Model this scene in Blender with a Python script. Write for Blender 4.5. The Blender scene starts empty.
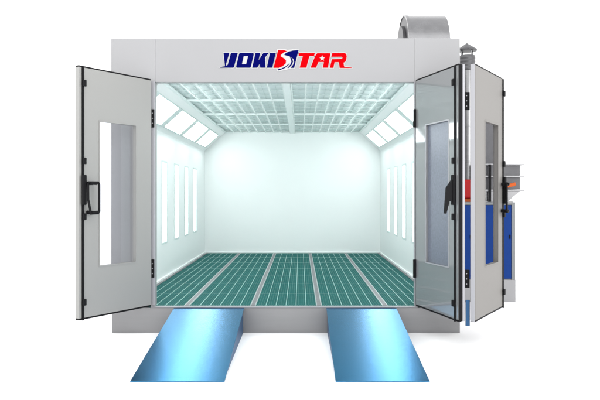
import bpy, bmesh, math
from mathutils import Vector
from mathutils.geometry import tessellate_polygon
C = bpy.context.scene.collection
S = bpy.context.scene
PI = math.pi

# ------------------------------------------------------------------ materials
def mat(name, col, rough=0.5, metal=0.0, coat=0.0, noise=0.0, nscale=6.0, stretch=(1, 1, 1), bump=0.0, bscale=80.0,
        rvar=0.0, emit=None, estr=0.0, spec=0.5, aniso=0.0, bstretch=None):
    m = bpy.data.materials.new(name); m.use_nodes = True
    nt = m.node_tree; b = nt.nodes['Principled BSDF']
    b.inputs['Base Color'].default_value = (*col, 1)
    b.inputs['Roughness'].default_value = rough
    b.inputs['Metallic'].default_value = metal
    b.inputs['Coat Weight'].default_value = coat
    b.inputs['Coat Roughness'].default_value = 0.06
    b.inputs['Specular IOR Level'].default_value = spec
    b.inputs['Anisotropic'].default_value = aniso
    tc = nt.nodes.new('ShaderNodeTexCoord')
    def noise_node(scale, st, detail=4):
        mp = nt.nodes.new('ShaderNodeMapping'); mp.inputs['Scale'].default_value = st
        nt.links.new(tc.outputs['Object'], mp.inputs['Vector'])
        n = nt.nodes.new('ShaderNodeTexNoise'); n.inputs['Scale'].default_value = scale
        n.inputs['Detail'].default_value = detail
        nt.links.new(mp.outputs['Vector'], n.inputs['Vector']); return n
    if noise or rvar:
        n = noise_node(nscale, stretch)
        if noise:
            mx = nt.nodes.new('ShaderNodeMix'); mx.data_type = 'RGBA'
            mx.inputs['A'].default_value = (*[c*(1-noise) for c in col], 1)
            mx.inputs['B'].default_value = (*[min(1, c*(1+noise)) for c in col], 1)
            nt.links.new(n.outputs['Fac'], mx.inputs['Factor'])
            nt.links.new(mx.outputs['Result'], b.inputs['Base Color'])
        if rvar:
            mr = nt.nodes.new('ShaderNodeMapRange')
            mr.inputs['To Min'].default_value = max(0.02, rough-rvar); mr.inputs['To Max'].default_value = rough+rvar
            nt.links.new(n.outputs['Fac'], mr.inputs['Value']); nt.links.new(mr.outputs['Result'], b.inputs['Roughness'])
    if bump:
        n2 = noise_node(bscale, bstretch or stretch, 3)
        bp = nt.nodes.new('ShaderNodeBump'); bp.inputs['Strength'].default_value = bump; bp.inputs['Distance'].default_value = 0.002
        nt.links.new(n2.outputs['Fac'], bp.inputs['Height']); nt.links.new(bp.outputs['Normal'], b.inputs['Normal'])
    if emit:
        b.inputs['Emission Color'].default_value = (*emit, 1); b.inputs['Emission Strength'].default_value = estr
    return m

M = {}
M['floor']   = mat('studio_floor', (0.93, 0.93, 0.93), 0.9, spec=0.0)
M['panel']   = mat('grey_painted_panel', (0.285, 0.285, 0.292), 0.55, 0.1, noise=0.03, nscale=1.2, bump=0.05, bscale=120)
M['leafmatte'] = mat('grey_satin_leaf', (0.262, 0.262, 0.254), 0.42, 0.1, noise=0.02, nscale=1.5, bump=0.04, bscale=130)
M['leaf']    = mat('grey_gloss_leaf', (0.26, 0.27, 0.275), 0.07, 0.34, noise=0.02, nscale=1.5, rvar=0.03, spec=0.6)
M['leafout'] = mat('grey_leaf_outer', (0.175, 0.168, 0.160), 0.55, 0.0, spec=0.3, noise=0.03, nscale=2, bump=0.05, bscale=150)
M['trim']    = mat('light_aluminium_trim', (0.30, 0.30, 0.32), 0.4, 0.2)
M['plinth']  = mat('plinth_steel', (0.23, 0.23, 0.235), 0.36, 0.6, noise=0.10, nscale=1.5, bump=0.08, bscale=60, stretch=(1, 1, 6))
M['black']   = mat('black_rubber', (0.006, 0.006, 0.007), 0.6, spec=0.12, noise=0.2, nscale=20)
M['inwall']  = mat('white_inner_wall', (0.855, 0.870, 0.868), 0.4, noise=0.02, nscale=1.5)
M['inframe'] = mat('white_inner_frame', (0.62, 0.70, 0.69), 0.4, noise=0.02, nscale=4)
M['filter']  = mat('ceiling_filter_cloth', (0.79, 0.845, 0.84), 0.9, noise=0.02, nscale=3, bump=0.0, bscale=90)
M['bar']     = mat('ceiling_bar', (0.84, 0.89, 0.88), 0.4, noise=0.02)
M['wire']    = mat('ceiling_wire', (0.58, 0.66, 0.65), 0.5, noise=0.05)
M['diff']    = mat('lamp_diffuser', (0.9, 0.95, 0.95), 0.3, emit=(0.95, 1.0, 1.0), estr=8.8)
M['diffw']   = mat('wall_lamp_diffuser', (0.9, 0.95, 0.95), 0.3, emit=(0.95, 1.0, 1.0), estr=2.0)
M['grate']   = mat('green_floor_grating', (0.026, 0.145, 0.135), 0.6, spec=0.1, noise=0.25, nscale=7)
M['pit']     = mat('floor_pit', (0.015, 0.07, 0.065), 0.7, noise=0.2, nscale=5)
M['gline']   = mat('grating_bearing_bar', (0.20, 0.42, 0.39), 0.4, noise=0.1)
M['rail']    = mat('galvanised_rail', (0.17, 0.17, 0.18), 0.5, 0.2, noise=0.3, nscale=14)
M['railedge'] = mat('rail_edge', (0.38, 0.44, 0.44), 0.4, 0.2, noise=0.1)
M['blue_metal'] = mat('brushed_blue_metal', (0.018, 0.190, 0.40), 0.165, 1.0, aniso=0.85, noise=0.22, nscale=26, stretch=(0.5, 9, 1), bump=0.25, bscale=60, bstretch=(0.4, 5, 1))
nt_ = M['blue_metal'].node_tree; tg_ = nt_.nodes.new('ShaderNodeCombineXYZ'); tg_.inputs['X'].default_value = 1.0
nt_.links.new(tg_.outputs[0], nt_.nodes['Principled BSDF'].inputs['Tangent'])
M['blue_side'] = mat('dark_blue_metal', (0.010, 0.06, 0.15), 0.5, 0.4, noise=0.1, nscale=8)
M['blue_cab'] = mat('blue_cabinet_paint', (0.006, 0.035, 0.18), 0.6, spec=0.1, noise=0.15, nscale=4)
M['galv']    = mat('galvanised_steel', (0.21, 0.21, 0.215), 0.26, 0.95, noise=0.15, nscale=10, rvar=0.06)
M['galvd']   = mat('dull_galvanised_steel', (0.09, 0.09, 0.095), 0.45, 0.6, noise=0.2, nscale=8)
M['cabgrey'] = mat('cabinet_grey', (0.17, 0.18, 0.185), 0.5, 0.1, noise=0.06, nscale=4)
M['red']     = mat('red_burner_paint', (0.35, 0.006, 0.008), 0.5, spec=0.2, noise=0.1)
M['orange']  = mat('orange_knob', (0.5, 0.09, 0.012), 0.5, spec=0.2, noise=0.08)
M['navy']    = mat('navy_letter', (0.002, 0.003, 0.085), 0.8, spec=0.0, noise=0.06)
M['redl']    = mat('red_letter', (0.45, 0.001, 0.003), 0.8, spec=0.0, noise=0.06)
M['white']   = mat('white_letter_border', (0.42, 0.42, 0.42), 0.6, noise=0.02)
def glass(name, tint, mott):
    m = bpy.data.materials.new(name); m.use_nodes = True; nt = m.node_tree; nt.nodes.clear()
    out = nt.nodes.new('ShaderNodeOutputMaterial'); mix = nt.nodes.new('ShaderNodeMixShader')
    tr = nt.nodes.new('ShaderNodeBsdfTransparent'); gl = nt.nodes.new('ShaderNodeBsdfGlossy')
    gl.inputs['Roughness'].default_value = 0.03
    fr = nt.nodes.new('ShaderNodeFresnel'); fr.inputs['IOR'].default_value = 1.35
    tc = nt.nodes.new('ShaderNodeTexCoord'); n = nt.nodes.new('ShaderNodeTexNoise')
    n.inputs['Scale'].default_value = 45; n.inputs['Detail'].default_value = 3
    nt.links.new(tc.outputs['Object'], n.inputs['Vector'])
    mx = nt.nodes.new('ShaderNodeMix'); mx.data_type = 'RGBA'
    mx.inputs['A'].default_value = (*[c*(1-mott) for c in tint], 1); mx.inputs['B'].default_value = (*tint, 1)
    nt.links.new(n.outputs['Fac'], mx.inputs['Factor']); nt.links.new(mx.outputs['Result'], tr.inputs['Color'])
    nt.links.new(fr.outputs['Fac'], mix.inputs['Fac']); nt.links.new(tr.outputs[0], mix.inputs[1]); nt.links.new(gl.outputs[0], mix.inputs[2])
    nt.links.new(mix.outputs[0], out.inputs['Surface']); return m
M['glass'] = glass('window_glass', (0.95, 0.96, 0.98), 0.03)
M['glassc'] = glass('clear_window_glass', (0.97, 0.97, 0.98), 0.02); [setattr(n_.inputs['IOR'], 'default_value', 1.004) for n_ in M['glassc'].node_tree.nodes if n_.type == 'FRESNEL']
M['glassm'] = glass('mottled_window_glass', (0.90, 0.95, 1.0), 0.35)

M['frost'] = mat('frosted_window_pane', (0.14, 0.155, 0.195), 0.32, 0.15, noise=0.38, nscale=42, bump=0.15, bscale=60, rvar=0.08)
# ------------------------------------------------------------------ helpers
def box(bm, x0, x1, y0, y1, z0, z1, f=None):
    f = f or (lambda a, b, c: (a, b, c))
    v = [bm.verts.new(f(x, y, z)) for x in (x0, x1) for y in (y0, y1) for z in (z0, z1)]
    for q in ((0,1,3,2), (4,6,7,5), (0,4,5,1), (2,3,7,6), (0,2,6,4), (1,5,7,3)):
        bm.faces.new([v[i] for i in q])
def prism(bm, prof, a0, a1, f):
    """closed profile extruded from a0 to a1; f(a, p, q) -> xyz"""
    A = [bm.verts.new(f(a0, *p)) for p in prof]; B = [bm.verts.new(f(a1, *p)) for p in prof]
    n = len(prof)
    bm.faces.new(A); bm.faces.new(B[::-1])
    for i in range(n): bm.faces.new((A[i], A[(i+1) % n], B[(i+1) % n], B[i]))
def lathe(bm, prof, cx, cy, n=40):
    rings = []
    for r, z in prof:
        rings.append([bm.verts.new((cx+r*math.cos(2*PI*i/n), cy+r*math.sin(2*PI*i/n), z)) for i in range(n)])
    for a, b in zip(rings, rings[1:]):
        for i in range(n): bm.faces.new((a[i], a[(i+1) % n], b[(i+1) % n], b[i]))
    bm.faces.new(rings[0]); bm.faces.new(rings[-1][::-1])
def tube(bm, pts, r, n=10):
    pts = [Vector(p) for p in pts]; rings = []
    for i, p in enumerate(pts):
        d = (pts[min(i+1, len(pts)-1)] - pts[max(i-1, 0)]).normalized()
        up = Vector((0.3, 0.2, 1)) if abs(d.z) < 0.8 else Vector((1, 0.13, 0))
        a = d.cross(up).normalized(); b = d.cross(a)
        rings.append([bm.verts.new(p+r*(a*math.cos(2*PI*k/n)+b*math.sin(2*PI*k/n))) for k in range(n)])
    for u, v in zip(rings, rings[1:]):
        for k in range(n): bm.faces.new((u[k], u[(k+1) % n], v[(k+1) % n], v[k]))
    bm.faces.new(rings[0]); bm.faces.new(rings[-1][::-1])
def slab_hole(bm, x0, x1, z0, z1, w0, w1, hx0, hx1, hz0, hz1, f):
    o = [(x0, z0), (x1, z0), (x1, z1), (x0, z1)]; h = [(hx0, hz0), (hx1, hz0), (hx1, hz1), (hx0, hz1)]
    L = []
    for w in (w0, w1):
        L.append(([bm.verts.new(f(s, w, z)) for s, z in o], [bm.verts.new(f(s, w, z)) for s, z in h]))
    for O, H in L:
        for i in range(4): j = (i+1) % 4; bm.faces.new((O[i], O[j], H[j], H[i]))
    for k in (0, 1):
        for i in range(4): j = (i+1) % 4; bm.faces.new((L[0][k][i], L[0][k][j], L[1][k][j], L[1][k][i]))
WORG = {}
def empty(name, org, label, cat, group=None):
    o = bpy.data.objects.new(name, None); C.objects.link(o); o.location = org; WORG[o] = Vector(org)
    tag(o, label, cat, group); return o
def tag(o, label=None, cat=None, group=None, kind=None):
    if label: o['label'] = label
    if cat: o['category'] = cat
    if group: o['group'] = group
    if kind: o['kind'] = kind
    return o
def obj(name, bm, m, parent=None, org=None, bevel=0.0, smooth=False, label=None):
    bmesh.ops.recalc_face_normals(bm, faces=bm.faces)
    if org is None:
        xs = [v.co for v in bm.verts]
        org = Vector(((min(v.x for v in xs)+max(v.x for v in xs))/2, (min(v.y for v in xs)+max(v.y for v in xs))/2, min(v.z for v in xs)))
    org = Vector(org)
    for v in bm.verts: v.co -= org
    me = bpy.data.meshes.new(name); bm.to_mesh(me); bm.free()
    me.materials.append(M[m])
    o = bpy.data.objects.new(name, me); C.objects.link(o); WORG[o] = org
    if parent: o.parent = parent; o.location = org - WORG[parent]
    else: o.location = org
    if smooth:
        for p in me.polygons: p.use_smooth = True
        sp = o.modifiers.new('edges', 'EDGE_SPLIT'); sp.split_angle = math.radians(35)
    if bevel:
        b = o.modifiers.new('bevel', 'BEVEL'); b.width = bevel; b.segments = 2; b.limit_method = 'ANGLE'; b.angle_limit = math.radians(40)
    if label: o['label'] = label
    return o
def bxo(name, dims, m, parent=None, bevel=0.0, **k):
    bm = bmesh.new(); box(bm, *dims); return obj(name, bm, m, parent, bevel=bevel, **k)

# ------------------------------------------------------------------ measures (metres; front plane is y = 0)
K = 83.0                                     # photo pixels per metre on the front plane
def FX(px): return (px-300)/K
def FZ(py): return 1.687+(193-py)/K
XL, XR = -2.277, 1.928                       # booth outside
IL, IR = -2.170, 1.830                       # booth inside
OL, OR_ = -1.747, 1.386                      # door opening
ZF, ZT = 0.325, 3.024                        # inner floor, top of opening
ZC, ZTOP = 3.060, 3.554                      # ceiling, roof
DEP = 7.0
ZS, SI = 2.640, 0.465                        # start height and inset of the sloped light strip

# ------------------------------------------------------------------ studio floor
bm = bmesh.new(); n = 8
vs = [[bm.verts.new((-40+80*i/n, -25+80*j/n, 0)) for j in range(n+1)] for i in range(n+1)]
for i in range(n):
    for j in range(n): bm.faces.new((vs[i][j], vs[i+1][j], vs[i+1][j+1], vs[i][j+1]))
tag(obj('floor', bm, 'floor', org=(0, 0, 0)), 'seamless white studio floor under the booth and ramps', None, None, 'structure')

# ------------------------------------------------------------------ booth
booth = empty('spray_booth', (-0.17, 0, 0), 'large grey paint spray booth with open folding doors, lit interior and green grated floor', 'spray booth')
T = 0.10
bxo('jamb_panel', (XL, OL, 0, T, ZF-0.004, ZTOP), 'panel', booth, 0.003)
bxo('jamb_panel', (OR_, XR, 0, T, ZF-0.004, ZTOP), 'panel', booth, 0.003)
header = bxo('header_panel', (OL+0.002, OR_-0.002, 0.001, T, ZT, ZTOP), 'panel', booth, 0.002)
bxo('plinth', (XL+0.01, XR, 0.0, T, 0.0, ZF-0.022), 'plinth', booth, 0.003)
bxo('sill', (OL-0.05, OR_+0.03, -0.012, T+0.02, ZF-0.020, ZF-0.005), 'trim', booth, 0.002)
bxo('side_wall', (XL, IL, T+0.002, DEP+0.1, 0.0, ZTOP-0.01), 'panel', booth)
bxo('side_wall', (IR, XR, T+0.002, DEP+0.1, 0.0, ZTOP-0.01), 'panel', booth)
bxo('back_wall', (IL+0.002, IR-0.002, DEP+0.01, DEP+0.1, 0.0, ZTOP-0.01), 'panel', booth)
bxo('roof', (IL+0.002, IR-0.002, T+0.002, DEP, ZTOP-0.12, ZTOP-0.03), 'panel', booth)
# inner cladding
for s, xw in ((1, IL), (-1, IR)):
    bxo('inner_wall', tuple(sorted((xw+0.001*s, xw+0.012*s)))+(T+0.003, DEP, ZF-0.1, ZS+0.02), 'inwall', booth)
    bxo('skirting', tuple(sorted((xw+0.0125*s, xw+0.035*s)))+(T+0.01, DEP-0.03, ZF+0.0, ZF+0.035), 'inwall', booth, 0.003)
    bxo('floor_edge', tuple(sorted((xw+0.036*s, xw+0.075*s)))+(T+0.01, DEP-0.03, ZF-0.02, ZF+0.003), 'rail', booth)
bxo('inner_back_wall', (IL+0.013, IR-0.013, DEP-0.012, DEP+0.005, ZF-0.1, ZC+0.05), 'inwall', booth)
bxo('skirting', (IL+0.04, IR-0.04, DEP-0.03, DEP-0.013, ZF, ZF+0.03), 'inwall', booth, 0.003)
# cladding on the rear of the front wall
bxo('inner_front_wall', (IL+0.013, OL-0.01, T+0.003, T+0.014, ZF-0.1, ZC), 'inwall', booth)
bxo('inner_front_wall', (OR_+0.01, IR-0.013, T+0.003, T+0.014, ZF-0.1, ZC), 'inwall', booth)
# wall lights (vertical)
def wall_light(s, xw, yc):
    bm = bmesh.new(); f = lambda a, b, c: (xw+s*b, yc+a, c)
    slab_hole(bm, -0.20, 0.20, 0.875, 2.195, 0.0125, 0.020, -0.170, 0.170, 0.905, 2.165, f)
    fr = obj('wall_light', bm, 'inframe', booth)
    bm = bmesh.new(); box(bm, -0.168, 0.168, 0.0126, 0.0155, 0.907, 2.163, f)
    obj('diffuser', bm, 'diffw', fr)
for s, xw in ((1, IL), (-1, IR)):
    for yc in (0.55, 1.54, 2.53, 3.54, 4.55, 5.56): wall_light(s, xw, yc)
# sloped light strip: plane from (wall, ZS) to (wall + SI, ZC)
L = math.hypot(SI, ZC-ZS)
def slope(s, xw):
    ux, uz = SI/L, (ZC-ZS)/L; nx, nz = uz, -ux       # n points down into the room
    return lambda t, n_, y: (xw+s*(0.0+t*ux+n_*nx), y, ZS+t*uz+n_*nz)
for s, xw in ((1, IL+0.012), (-1, IR-0.012)):
    g = slope(s, xw); f = lambda a, b, c, g=g: g(c, b, a)
    bm = bmesh.new(); box(bm, T+0.02, DEP-0.02, -0.03, -0.018, -0.02, L+0.02, f); obj('slope_panel', bm, 'inframe', booth)
    ys = [0.34, 1.98, 3.54, 5.10, 6.62]
    # long stiles + cross bars
    bm = bmesh.new(); box(bm, T+0.02, DEP-0.02, -0.017, 0.0, -0.01, 0.085, f); obj('slope_rail', bm, 'inwall', booth)
    bm = bmesh.new(); box(bm, T+0.02, DEP-0.02, -0.017, 0.0, L-0.135, L+0.01, f); obj('slope_rail', bm, 'inwall', booth)
    bm = bmesh.new(); box(bm, ys[-1], DEP-0.02, -0.017, -0.001, 0.086, L-0.136, f); obj('slope_end', bm, 'inwall', booth)
    bm = bmesh.new(); box(bm, T+0.02, ys[0], -0.017, -0.001, 0.086, L-0.136, f); obj('slope_end', bm, 'inwall', booth)
    for a, b in zip(ys, ys[1:]):
        bm = bmesh.new(); slab_hole(bm, a+0.002, b-0.002, 0.087, L-0.137, -0.016, 0.018, a+0.14, b-0.14, 0.105, L-0.155,
                                    lambda q, w, z, g=g: g(z, w, q))
        fx = obj('ceiling_light', bm, 'inframe', booth)
        bm = bmesh.new(); box(bm, a+0.141, b-0.141, -0.012, 0.004, 0.106, L-0.156, f); obj('diffuser', bm, 'diff', fx)
# ceiling
cl, cr, b0, b1 = IL+SI, IR-SI, -0.231, -0.103
bxo('ceiling_edge_trim', (cl-0.01, cl+0.03, T+0.02, DEP-0.015, ZC-0.012, ZC+0.02), 'bar', booth, 0.003)
bxo('ceiling_edge_trim', (cr-0.03, cr+0.01, T+0.02, DEP-0.015, ZC-0.012, ZC+0.02), 'bar', booth, 0.003)
bm = bmesh.new(); box(bm, b0+0.022, b1-0.022, T+0.02, DEP-0.015, ZC-0.035, ZC+0.03); obj('ceiling_beam', bm, 'bar', booth, bevel=0.004)
bm = bmesh.new()
for xx in (b0, b1-0.018): box(bm, xx, xx+0.018, T+0.02, DEP-0.015, ZC-0.012, ZC+0.03)
obj('beam_flange', bm, 'bar', booth)
for j in range(4):
    y0, y1 = T+0.02+j*1.72, T+0.02+(j+1)*1.72
    for xa, xb in ((cl+0.031, b0-0.002), (b1+0.002, cr-0.031)):
        cloth = bxo('ceiling_filter', (xa-(0.05 if xa < -1 else 0.03), xb+(0.03 if xb < 0 else 0.05), y0+0.0005, y1-0.0005, ZC+0.040, ZC+0.056), 'filter', booth)
        bm = bmesh.new()
        for y in (y0+0.003, y1-0.033): box(bm, xa, xb, y, y+0.030, ZC-0.010, ZC+0.02)
        w = (xb-xa)/8
        for i in range(1, 8): box(bm, xa+i*w-0.009, xa+i*w+0.009, y0+0.034, y1-0.034, ZC-0.006, ZC+0.014)
        obj('ceiling_grille', bm, 'bar', cloth)
        bm = bmesh.new()
        for k in range(1, 4): yy = y0+k*1.72/4; box(bm, xa, xb, yy-0.007, yy+0.007, ZC+0.016, ZC+0.026)
        for i in range(8): box(bm, xa+(i+0.5)*w-0.003, xa+(i+0.5)*w+0.003, y0+0.01, y1-0.01, ZC+0.028, ZC+0.034)
        obj('mesh_wire', bm, 'wire', cloth)
# floor: pit, gratings, rails
bxo('floor_pit', (IL+0.013, IR-0.013, T+0.003, DEP-0.013, ZF-0.09, ZF-0.08), 'pit', booth)
pitch = (IR-IL)/5
x_in0, x_in1 = IL+0.076, IR-0.076
edges = [x_in0]+[IL+pitch*i for i in (1, 2, 3, 4)]+[x_in1]
rw = 0.034
for i in (1, 2, 3, 4):
    x = edges[i]
    r = bxo('floor_rail', (x-rw+0.006, x+rw-0.006, 0.03, DEP-0.03, ZF-0.03, ZF-0.001), 'rail', booth)
    bm = bmesh.new()
    for q in (-1, 1): box(bm, x+q*(rw-0.0055)-0.0055, x+q*(rw-0.0055)+0.0055, 0.03, DEP-0.03, ZF-0.03, ZF+0.003)
    obj('rail_edge', bm, 'railedge', r)
proto = {}
for i in range(5):
    xa = edges[i]+(rw+0.001 if i else 0.001); xb = edges[i+1]-(rw+0.001 if i < 4 else 0.001)
    for j in range(7):
        ya, yb = 0.035+j*0.99, 0.035+(j+1)*0.99-0.006
        if i in proto:
            a, b = proto[i]
            c = a.copy(); C.objects.link(c); c.parent = booth; c.location = a.location+Vector((0, j*0.99, 0)); 
            d = b.copy(); C.objects.link(d); d.parent = c
            continue
        bm = bmesh.new()
        nx, ny = 24, 26
        for k in range(nx+1):
            x = xa+(xb-xa)*k/nx; x = min(max(x, xa+0.003), xb-0.003); box(bm, x-0.003, x+0.003, ya, yb, ZF-0.030, ZF-0.003)
        for k in range(ny+1):
            y = ya+(yb-ya)*k/ny; y = min(max(y, ya+0.004), yb-0.004); box(bm, xa+0.0035, xb-0.0035, y-0.0075, y+0.0075, ZF-0.024, ZF-0.0035)
        a = obj('floor_grating', bm, 'grate', booth)
        bm = bmesh.new()
        for k in range(0, 7):
            if k in (0, 6): continue
            x = xa+(xb-xa)*k/6; box(bm, x-0.0045, x+0.0045, ya, yb, ZF-0.02, ZF+0.001)
        box(bm, xa, xb, yb-0.010, yb-0.001, ZF-0.012, ZF-0.0005)
        b = obj('bearing_bars', bm, 'gline', a)
        proto[i] = (a, b)

# ------------------------------------------------------------------ lettering on the header
def ccw(p):
    a = sum(p[i][0]*p[(i+1) % len(p)][1]-p[(i+1) % len(p)][0]*p[i][1] for i in range(len(p)))
    return p if a > 0 else p[::-1]
def offset(p, d):
    p = ccw(p); n = len(p); out = []
    for i in range(n):
        a, b, c = Vector(p[i-1]), Vector(p[i]), Vector(p[(i+1) % n])
        e1, e2 = (b-a).normalized(), (c-b).normalized()
        n1, n2 = Vector((e1.y, -e1.x)), Vector((e2.y, -e2.x))
        m = (n1+n2); m = m.normalized() if m.length > 1e-4 else n1
        k = min(1.6, 1/max(0.3, m.dot(n1))); q = b+m*d*k; out.append((q.x, q.y))
    return out
def flat(bm, loops, y0, y1):
    pts = [[Vector((x, z, 0)) for x, z in l] for l in loops]
    tris = tessellate_polygon(pts); fl = [p for l in loops for p in l]
    A = [bm.verts.new((x, y0, z)) for x, z in fl]; B = [bm.verts.new((x, y1, z)) for x, z in fl]
    for t in tris:
        try: bm.faces.new([A[i] for i in t])
        except ValueError: pass
    k = 0
    for l in loops:
        n = len(l)
        for i in range(n): bm.faces.new((A[k+i], A[k+(i+1) % n], B[k+(i+1) % n], B[k+i]))
        k += n
def conv(org, sc, pts): return [(FX(org[0]+x/sc), FZ(org[1]+y/sc)) for x, y in pts]
def letter(name, m, loops, border=True, y0=-0.006):
    bm = bmesh.new(); flat(bm, loops, y0, 0.001); o = obj(name, bm, m, header)
    if border:
        bm = bmesh.new(); flat(bm, [offset(loops[0], 0.0085)], y0+0.003, 0.001); obj('letter_border', bm, 'white', header)
    return o
z1 = lambda *p: conv((217, 47), 15.39, p)
z2 = lambda *p: conv((250, 47), 15.39, p)
z3 = lambda *p: conv((270, 45), 13.33, p)
z4 = lambda *p: conv((298, 47), 15.39, p)
z5 = lambda *p: conv((320, 47), 15.39, p)
letter('letter', 'navy', [z1((100, 88), (192, 88), (140, 262), (142, 286), (152, 286), (166, 268), (216, 88), (322, 88), (262, 308), (248, 318), (40, 318), (80, 300), (122, 294))])
letter('letter', 'navy', [z1((352, 90), (553, 90), (568, 104), (522, 306), (508, 318), (302, 318), (294, 300), (340, 106)),
                          z1((412, 138), (480, 138), (448, 264), (384, 264))])
letter('letter', 'navy', [z2((84, 90), (160, 90), (130, 208), (206, 90), (292, 90), (234, 158), (240, 318), (158, 318), (148, 262), (112, 318), (34, 318))])
letter('letter', 'navy', [z2((306, 90), (398, 90), (344, 318), (258, 318))])
letter('letter', 'redl', [z4((14, 92), (262, 92), (246, 140), (176, 140), (130, 318), (24, 318), (74, 140), (8, 140))])
def star(cx, cy, r):
    return [(cx+(r if k % 2 == 0 else r*0.42)*math.sin(k*PI/5), cy-(r if k % 2 == 0 else r*0.42)*math.cos(k*PI/5)) for k in range(10)]
letter('letter', 'redl', [z4((294, 94), (500, 94), (462, 318), (380, 318), (398, 232), (314, 232), (278, 318), (192, 318), (262, 140)), z4(*star(372, 172, 50))])
letter('letter', 'redl', [z5((188, 92), (384, 92), (404, 108), (412, 140), (404, 200), (388, 228), (362, 242), (372, 302), (488, 314), (488, 322), (302, 322),
                             (290, 234), (226, 234), (206, 320), (150, 320), (182, 186), (336, 182), (346, 166), (338, 150), (172, 150))])
# emblem: red left half, navy right half, winding road between them
bm = bmesh.new(); bg = z3((100, 58), (200, 58), (230, 72), (300, 62), (386, 64), (326, 308), (270, 308), (200, 328), (100, 346), (92, 328), (130, 312), (44, 310))
flat(bm, [offset(bg, 0.006)], -0.003, 0.001); obj('letter_border', bm, 'white', header)
letter('emblem', 'redl', [z3((108, 66), (190, 66), (226, 84), (186, 98), (146, 130), (142, 150), (190, 178), (214, 208), (210, 244), (170, 282), (118, 304), (46, 304))], False)
letter('emblem', 'navy', [z3((382, 66), (322, 304), (276, 304), (306, 264), (322, 222), (312, 186), (262, 150), (216, 140), (190, 130), (206, 110), (252, 86), (310, 72))], False)
letter('emblem', 'navy', [z3((262, 150), (296, 180), (308, 220), (292, 262), (252, 304), (232, 304), (270, 262), (286, 222), (276, 184))], False)
letter('emblem', 'navy', [z3((262, 240), (250, 262), (200, 304), (150, 326), (112, 338), (98, 334), (106, 322), (150, 312), (200, 290), (240, 258))], False)

# ------------------------------------------------------------------ door leaves
ZB0, ZB1 = 0.338, 3.043
def leaf(name, p0, p1, wsign, th, win, face_m, label, rod_s, rod_far=None, parent=booth, gl='glass', handle=True, rod_side=-1, slim=False):
    """p0 = reference end of visible face, p1 = other end. wsign chooses the side the thickness grows to. s runs 0..length"""
    a, b = Vector(p0), Vector(p1); ln = (b-a).length; u = (b-a)/ln; w = Vector((-u.y, u.x))*wsign
    def f(s, t, z): q = a+u*s+w*t; return (q.x, q.y, z)
    s0, s1, hz0, hz1 = win[0]*ln, win[1]*ln, win[2], win[3]
    bm = bmesh.new(); slab_hole(bm, 0, ln, ZB0+0.012, ZB1-0.012, 0, th, s0, s1, hz0, hz1, f)
    o = obj(name, bm, face_m, booth, bevel=0.004, label=label)
    # black rubber along top and bottom
    bm = bmesh.new(); box(bm, 0.0, ln-0.002, 0.004, th-0.004, ZB1-0.0115, ZB1+0.004, f); obj('gasket', bm, 'black', o); bm = bmesh.new(); box(bm, 0.0, ln-0.002, 0.004, th-0.004, ZB0-0.006, ZB0+0.0115, f)
    obj('gasket', bm, 'black', o)
    # window frame bead + pane
    bm = bmesh.new(); slab_hole(bm, s0-0.012, s1+0.012, hz0-0.012, hz1+0.012, -0.005, -0.0004, s0+0.002, s1-0.002, hz0+0.002, hz1-0.002, f)
    obj('window_frame', bm, 'trim' if gl == 'frost' else face_m, o)
    bm = bmesh.new(); box(bm, s0-0.001, s1+0.001, th*0.72, th*0.72+0.006, hz0-0.001, hz1+0.001, f)
    obj('window_pane', bm, gl, o)
    # rod with guide blocks
    rs = rod_s*ln
    bm = bmesh.new(); box(bm, rs-0.011, rs+0.011, -0.014, -0.0005, ZB0-0.01, ZB1-0.01, f); obj('lock_rod', bm, 'black', o)
    for zz in (2.86, 2.03, 1.435, 0.52):
        bm = bmesh.new(); box(bm, rs-0.030, rs+0.013, -0.034, -0.0145, zz-0.035, zz+0.035, f)
        obj('rod_guide', bm, 'black', o, bevel=0.006)
    if handle:
        d = rod_side
        bm = bmesh.new(); box(bm, rs-0.026, rs+0.026, -0.042, -0.0147, 1.56, 1.88, f)
        hb = obj('handle', bm, 'black', o, bevel=0.008)
        hs = rs+d*0.045; he = rs+d*0.15
        bm = bmesh.new()
        pts = [(rs+d*0.028, -0.06, 1.80), (he-d*0.012, -0.088, 1.80), (he, -0.088, 1.785), (he, -0.088, 1.485), (he-d*0.012, -0.088, 1.47), (rs+d*0.055, -0.07, 1.462), (rs+d*0.03, -0.055, 1.62), (rs+d*0.028, -0.055, 1.79)] or [(rs+d*0.01, -0.045, 1.60), (hs, -0.07, 1.505), (hs+d*0.03, -0.085, 1.455), (he-d*0.01, -0.088, 1.465), (he, -0.088, 1.50), (he, -0.088, 1.76), (he-d*0.015, -0.088, 1.795), (hs+d*0.03, -0.085, 1.815), (hs, -0.075, 1.79), (rs+d*0.012, -0.045, 1.72)]
        if slim:
            prism(bm, [(-0.043, 1.83), (-0.043, 1.60), (-0.075, 1.60), (-0.112, 1.47), (-0.130, 1.47), (-0.118, 1.62), (-0.108, 1.74)], rs-0.016, rs+0.016, lambda a, p, q: f(a, p, q))
        else:
            tube(bm, [f(*p) for p in pts], 0.013, 10)
            tube(bm, [f(rs+d*0.062, -0.004, 1.48), f(rs+d*0.075, -0.088, 1.475)], 0.020, 12); tube(bm, [f(rs+d*0.06, -0.078, 1.475), f(he-d*0.01, -0.088, 1.480)], 0.018, 12)
            tube(bm, [f(rs+d*0.05, -0.004, 1.79), f(rs+d*0.06, -0.088, 1.79)], 0.020, 12); tube(bm, [f(rs+d*0.04, -0.078, 1.792), f(he-d*0.03, -0.088, 1.790)], 0.018, 12)
        obj('handle_grip', bm, 'black', o, smooth=not slim)
    return o, f, ln
WZ0, WZ1 = 0.888, 2.472
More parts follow.
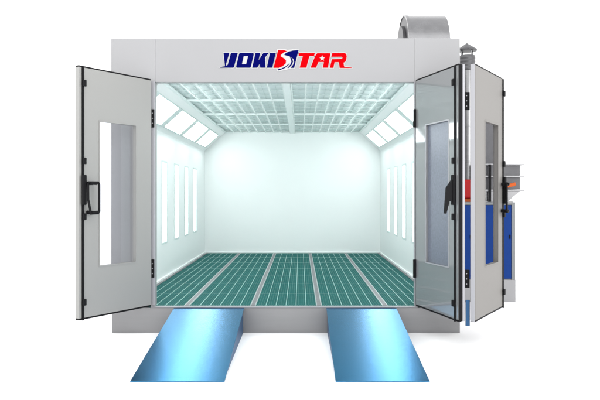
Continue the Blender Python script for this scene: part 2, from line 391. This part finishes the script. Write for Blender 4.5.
l1, f1, n1 = leaf('door_leaf', (-1.775, -0.07), (-2.348, -0.945), -1, 0.055, (0.235, 0.735, WZ0, WZ1), 'leafmatte',
                  'left door leaf swung open towards the viewer, with tall window and black handle', 0.955)
l2, f2, n2 = leaf('door_leaf', (1.388, -0.03), (1.660, -1.02), 1, 0.036, (0.275, 0.80, WZ0, WZ1), 'leaf',
                  'glossy right door leaf beside the opening, mirroring the lit interior', 0.945, gl='frost', slim=True)
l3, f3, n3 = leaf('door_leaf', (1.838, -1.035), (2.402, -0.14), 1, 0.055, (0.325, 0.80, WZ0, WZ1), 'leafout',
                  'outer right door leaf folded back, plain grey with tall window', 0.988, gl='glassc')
# end caps of leaf 2: black seal then white aluminium channel
bm = bmesh.new(); box(bm, 0.0, n2, 0.0365, 0.050, ZB0, ZB1-0.02, f2); obj('seal', bm, 'black', l2)
bm = bmesh.new(); box(bm, n2-0.10, n2+0.004, 0.0505, 0.080, ZB0, ZB1, f2); obj('edge_channel', bm, 'trim', l2, bevel=0.005)
bm = bmesh.new(); box(bm, n2+0.0005, n2+0.008, 0.004, 0.040, ZB0, ZB1, f2); obj('seal', bm, 'black', l2)
bm = bmesh.new(); box(bm, -0.010, -0.0005, 0.004, 0.05, ZB0, ZB1, f3); obj('edge_channel', bm, 'trim', l3, bevel=0.003)
# hinges between leaves (in the gap)
for zz in (2.66, 0.78):
    bm = bmesh.new(); box(bm, 1.722, 1.792, -0.985, -0.955, zz-0.095, zz+0.095); h = obj('hinge', bm, 'black', l2, bevel=0.005)
    bm = bmesh.new()
    for q in (-0.055, 0, 0.055): tube(bm, [(1.757, -0.988, zz+q), (1.757, -0.984, zz+q)], 0.006, 8)
    obj('screw', bm, 'trim', h)
bxo('hinge_bracket', (1.745, 1.790, -1.0, -0.985, 0.285, 0.56), 'blue_side', l2, 0.004)
# hinges at the jambs
for lf, x0, x1, yy in ((l1, -1.800, -1.742, -0.03), (l2, 1.372, 1.386, -0.035)):
    bxo('door_post', (x0+0.004, x1-0.004, -0.025, -0.0005, ZB0, ZB1-0.01), 'trim', lf, 0.004)
    for zz in (2.583, 0.78):
        h = bxo('hinge', ((x0+x1)/2-0.024, (x0+x1)/2+0.024, yy-0.012, yy, zz-0.11, zz+0.11), 'black', lf, 0.006)
        if x0 < 0:
            bm = bmesh.new()
            for q in (-0.06, 0, 0.06): tube(bm, [((x0+x1)/2, yy-0.015, zz+q), ((x0+x1)/2, yy-0.011, zz+q)], 0.007, 8)
            obj('screw', bm, 'trim', h)

# ------------------------------------------------------------------ ramps
def ramp(x0, x1, label):
    y0, y1, zt = -2.065, -0.016, 0.303
    r = empty('ramp', ((x0+x1)/2, (y0+y1)/2, 0), label, 'ramp', 'vehicle ramps up to the booth floor')
    bm = bmesh.new()
    prism(bm, [(y0+0.01, 0.002), (y1, 0.002), (y1, zt-0.006), (y0+0.01, 0.004)], x0+0.012, x1-0.012, lambda a, p, q: (a, p, q))
    obj('ramp_body', bm, 'blue_side', r)
    bm = bmesh.new()
    prism(bm, [(y0, 0.003), (y1, zt-0.004), (y1, zt), (y0, 0.008)], x0, x1, lambda a, p, q: (a, p, q))
    obj('ramp_plate', bm, 'blue_metal', r, bevel=0.0015)
ramp(-1.516, -0.672, 'brushed blue metal ramp leading up to the left half of the booth opening')
ramp(0.317, 1.158, 'brushed blue metal ramp leading up to the right half of the booth opening')

# ------------------------------------------------------------------ extractor on the roof
fan = empty('roof_fan', (1.67, 0.87, ZTOP-0.03), 'curved galvanised extractor fan housing on top of the booth roof, right side', 'extractor fan')
def fprof(cy, cz, r, z0, n=40):
    p = [(cy-r, z0)]
    for k in range(n+1):
        a = PI-PI*k/n; p.append((cy+r*math.cos(a), cz+r*math.sin(a)))
    p.append((cy+r, z0)); return p
cy, cz, r = 1.03, 3.530, 0.555
bm = bmesh.new(); prism(bm, fprof(cy, cz, r, ZTOP-0.029), 1.420, 1.925, lambda a, p, q: (a, p, q)); obj('housing', bm, 'galv', fan, smooth=True)
bm = bmesh.new(); prism(bm, fprof(cy, cz, r-0.012, ZTOP-0.028), 1.400, 1.4195, lambda a, p, q: (a, p, q)); obj('end_plate', bm, 'galvd', fan, smooth=True)
bm = bmesh.new()
outer = fprof(cy, cz, r+0.012, ZTOP-0.027)
for i in range(len(outer)-1):
    (a0, b0_), (a1, b1_) = outer[i], outer[i+1]
    k = r-0.012
    inn = fprof(cy, cz, k, ZTOP-0.027)
    (c0, d0), (c1, d1) = inn[i], inn[i+1]
    v = [bm.verts.new(p) for p in ((1.392, a0, b0_), (1.392, a1, b1_), (1.392, c1, d1), (1.392, c0, d0))]; bm.faces.new(v)
    v2 = [bm.verts.new(p) for p in ((1.392, a0, b0_), (1.392, a1, b1_), (1.43, a1, b1_), (1.43, a0, b0_))]; bm.faces.new(v2)
obj('rim', bm, 'galv', fan)
bm = bmesh.new(); tube(bm, [(1.36, cy, cz+0.12), (1.398, cy, cz+0.12)], 0.30, 32); obj('inlet_ring', bm, 'galvd', fan, smooth=True)
bm = bmesh.new(); tube(bm, [(1.31, cy, cz+0.13), (1.359, cy, cz+0.13)], 0.12, 24); obj('motor', bm, 'cabgrey', fan, smooth=True)

# ------------------------------------------------------------------ heating unit beside the booth
hu = empty('heating_unit', (2.85, 2.7, 0), 'blue and grey heating cabinet with duct hopper and chimney, behind the folded right door', 'heating unit')
X0, X1, Y0, Y1 = 2.05, 3.33, 2.25, 3.15
bxo('cabinet', (X0, X1, Y0+0.02, Y1, 0.0, 1.54), 'cabgrey', hu, 0.008)
bxo('base', (X0-0.005, X1+0.005, Y0-0.002, Y0+0.018, 0.0, 0.345), 'panel', hu, 0.004)
for xa, xb in ((X0+0.03, 2.665), (2.70, X1-0.06)):
    d = bxo('cabinet_door', (xa, xb, Y0, Y0+0.018, 0.36, 1.50), 'blue_cab', hu, 0.006)
    bxo('latch', (xb-0.035, xb-0.015, Y0-0.014, Y0-0.001, 0.98, 1.04), 'black', d, 0.003)
bm = bmesh.new()
for x in (X1-0.055, X0+0.0): box(bm, x, x+0.03 if x < 3 else X1, Y0-0.004, Y0+0.018, 0.346, 1.54)
box(bm, X0, X1, Y0-0.003, Y0+0.0175, 1.505, 1.545)
obj('corner_post', bm, 'cabgrey', hu, bevel=0.003)
# duct hopper over the cabinet: flanged sections narrowing downwards
bm = bmesh.new(); box(bm, 2.86, 3.42, 2.30, 3.10, 1.745, 1.93); obj('duct_section', bm, 'galvd', hu)
bm = bmesh.new(); box(bm, 2.86, 3.42, 2.30, 3.10, 1.96, 2.115); obj('duct_section', bm, 'galvd', hu)
bm = bmesh.new(); prism(bm, [(2.86, 1.715), (3.42, 1.715), (3.24, 1.56), (2.90, 1.56)], 2.30, 3.10, lambda a, p, q: (p, a, q)); obj('hopper', bm, 'galv', hu)
for zz, e in ((2.115, 0), (1.930, 0), (1.715, 0)):
    bxo('flange', (2.82, 3.48, 2.26, 3.14, zz, zz+0.028), 'galv', hu, 0.003)
bxo('flange', (2.86, 3.30, 2.27, 3.13, 1.546, 1.559), 'galv', hu, 0.002)
k = bmesh.new(); tube(k, [(3.20, 2.30, 1.80), (3.20, 2.20, 1.80)], 0.03, 16)
kn = obj('valve', k, 'black', hu, smooth=True)
k = bmesh.new(); tube(k, [(3.17, 2.19, 1.79), (3.25, 2.19, 1.81), (3.31, 2.19, 1.825)], 0.028, 14); obj('valve_lever', k, 'orange', kn, smooth=True)
bxo('conduit', (2.92, 2.955, 2.235, 2.255, 1.55, 2.13), 'black', hu, 0.005)
bxo('duct_riser', (2.84, 3.10, 2.60, 3.09, 2.144, 2.95), 'galvd', hu, 0.004)
bxo('supply_duct', (XR+0.001, 2.839, 2.87, 3.09, 2.62, 2.94), 'galvd', hu, 0.004)
# burner + pipe + cap
px_, py_ = 2.70, 2.72
bxo('burner', (px_-0.17, px_+0.13, py_-0.30, py_-0.02, 1.60, 1.90), 'red', hu, 0.03)
bxo('burner_foot', (px_-0.10, px_+0.10, py_-0.25, py_-0.05, 1.546, 1.60), 'orange', hu, 0.004)
bm = bmesh.new(); prof = [(0.115, 1.546), (0.115, 2.18), (0.135, 2.18), (0.135, 2.21), (0.115, 2.21), (0.115, 2.75), (0.135, 2.75), (0.135, 2.78), (0.115, 2.78), (0.115, 3.68)]
lathe(bm, prof, px_, py_); obj('flue_pipe', bm, 'galv', hu, smooth=True)
prof = [(0.118, 3.66), (0.130, 3.665)]
for q in range(4): prof += [(0.130, 3.67+q*0.058), (0.138, 3.685+q*0.058), (0.138, 3.70+q*0.058), (0.130, 3.715+q*0.058)]
prof += [(0.130, 3.905), (0.05, 3.906)]
bm = bmesh.new(); lathe(bm, prof, px_, py_); obj('flue_collar', bm, 'galvd', hu, smooth=True)
bm = bmesh.new(); lathe(bm, [(0.160, 3.985), (0.165, 3.995), (0.160, 4.01), (0.03, 4.095), (0.012, 4.11)], px_, py_, 12); cap = obj('flue_cap', bm, 'galvd', hu)
for a in (0.4, 0.4+PI/2, 0.4+PI, 0.4+1.5*PI):
    x, y = px_+0.11*math.cos(a), py_+0.11*math.sin(a)
    bm = bmesh.new(); tube(bm, [(x, y, 3.908), (x, y, 3.984)], 0.010, 8); obj('post', bm, 'galv', cap)

# ------------------------------------------------------------------ world and lamps
W = bpy.data.worlds.new('World'); S.world = W; W.use_nodes = True
nt = W.node_tree; bgn = nt.nodes['Background']; bgn.inputs['Strength'].default_value = 2.0
tc = nt.nodes.new('ShaderNodeTexCoord'); sx = nt.nodes.new('ShaderNodeSeparateXYZ'); cr_ = nt.nodes.new('ShaderNodeValToRGB')
nt.links.new(tc.outputs['Generated'], sx.inputs[0]); nt.links.new(sx.outputs['Z'], cr_.inputs['Fac'])
e = cr_.color_ramp.elements
e[0].position = 0.45; e[0].color = (1, 1, 1, 1); e[1].position = 0.95; e[1].color = (0.78, 0.78, 0.79, 1)
nt.links.new(cr_.outputs['Color'], bgn.inputs['Color'])
def area(name, loc, target, sx_, sy_, power, col=(1, 1, 1)):
    l = bpy.data.lights.new(name, 'AREA'); l.shape = 'RECTANGLE'; l.size = sx_; l.size_y = sy_; l.energy = power; l.color = col
    o = bpy.data.objects.new(name, l); C.objects.link(o); o.location = loc
    o.rotation_euler = (Vector(target)-Vector(loc)).to_track_quat('-Z', 'Y').to_euler(); return o
area('added_top_fill', (0, -5.0, 7.5), (0, 0.2, 0.4), 9, 5, 160)  # added unseen overhead lamp, brightens the white floor in front

area('added_side_fill', (8, -5.5, 3.2), (2.2, -0.4, 0.0), 5, 4, 260)  # added unseen fill, lifts the floor shadow by the folded right door
area('added_side_fill', (-8, -5.5, 3.2), (-2.2, -0.4, 0.0), 5, 4, 140)  # weaker added fill on the left, also unseen
# ------------------------------------------------------------------ camera
cam = bpy.data.cameras.new('camera'); co = bpy.data.objects.new('camera', cam); C.objects.link(co)
co.location = (0, -7.93, 1.687); co.rotation_euler = (PI/2, 0, 0)
cam.lens = 39.48; cam.sensor_width = 36; cam.shift_y = -7/600; cam.clip_end = 400
S.camera = co
S.view_settings.view_transform = 'Standard'; S.view_settings.look = 'None'; S.view_settings.gamma = 1; S.view_settings.exposure = 0
S.render.engine = 'CYCLES'
S.cycles.max_bounces = 14; S.cycles.diffuse_bounces = 8; S.cycles.transparent_max_bounces = 16
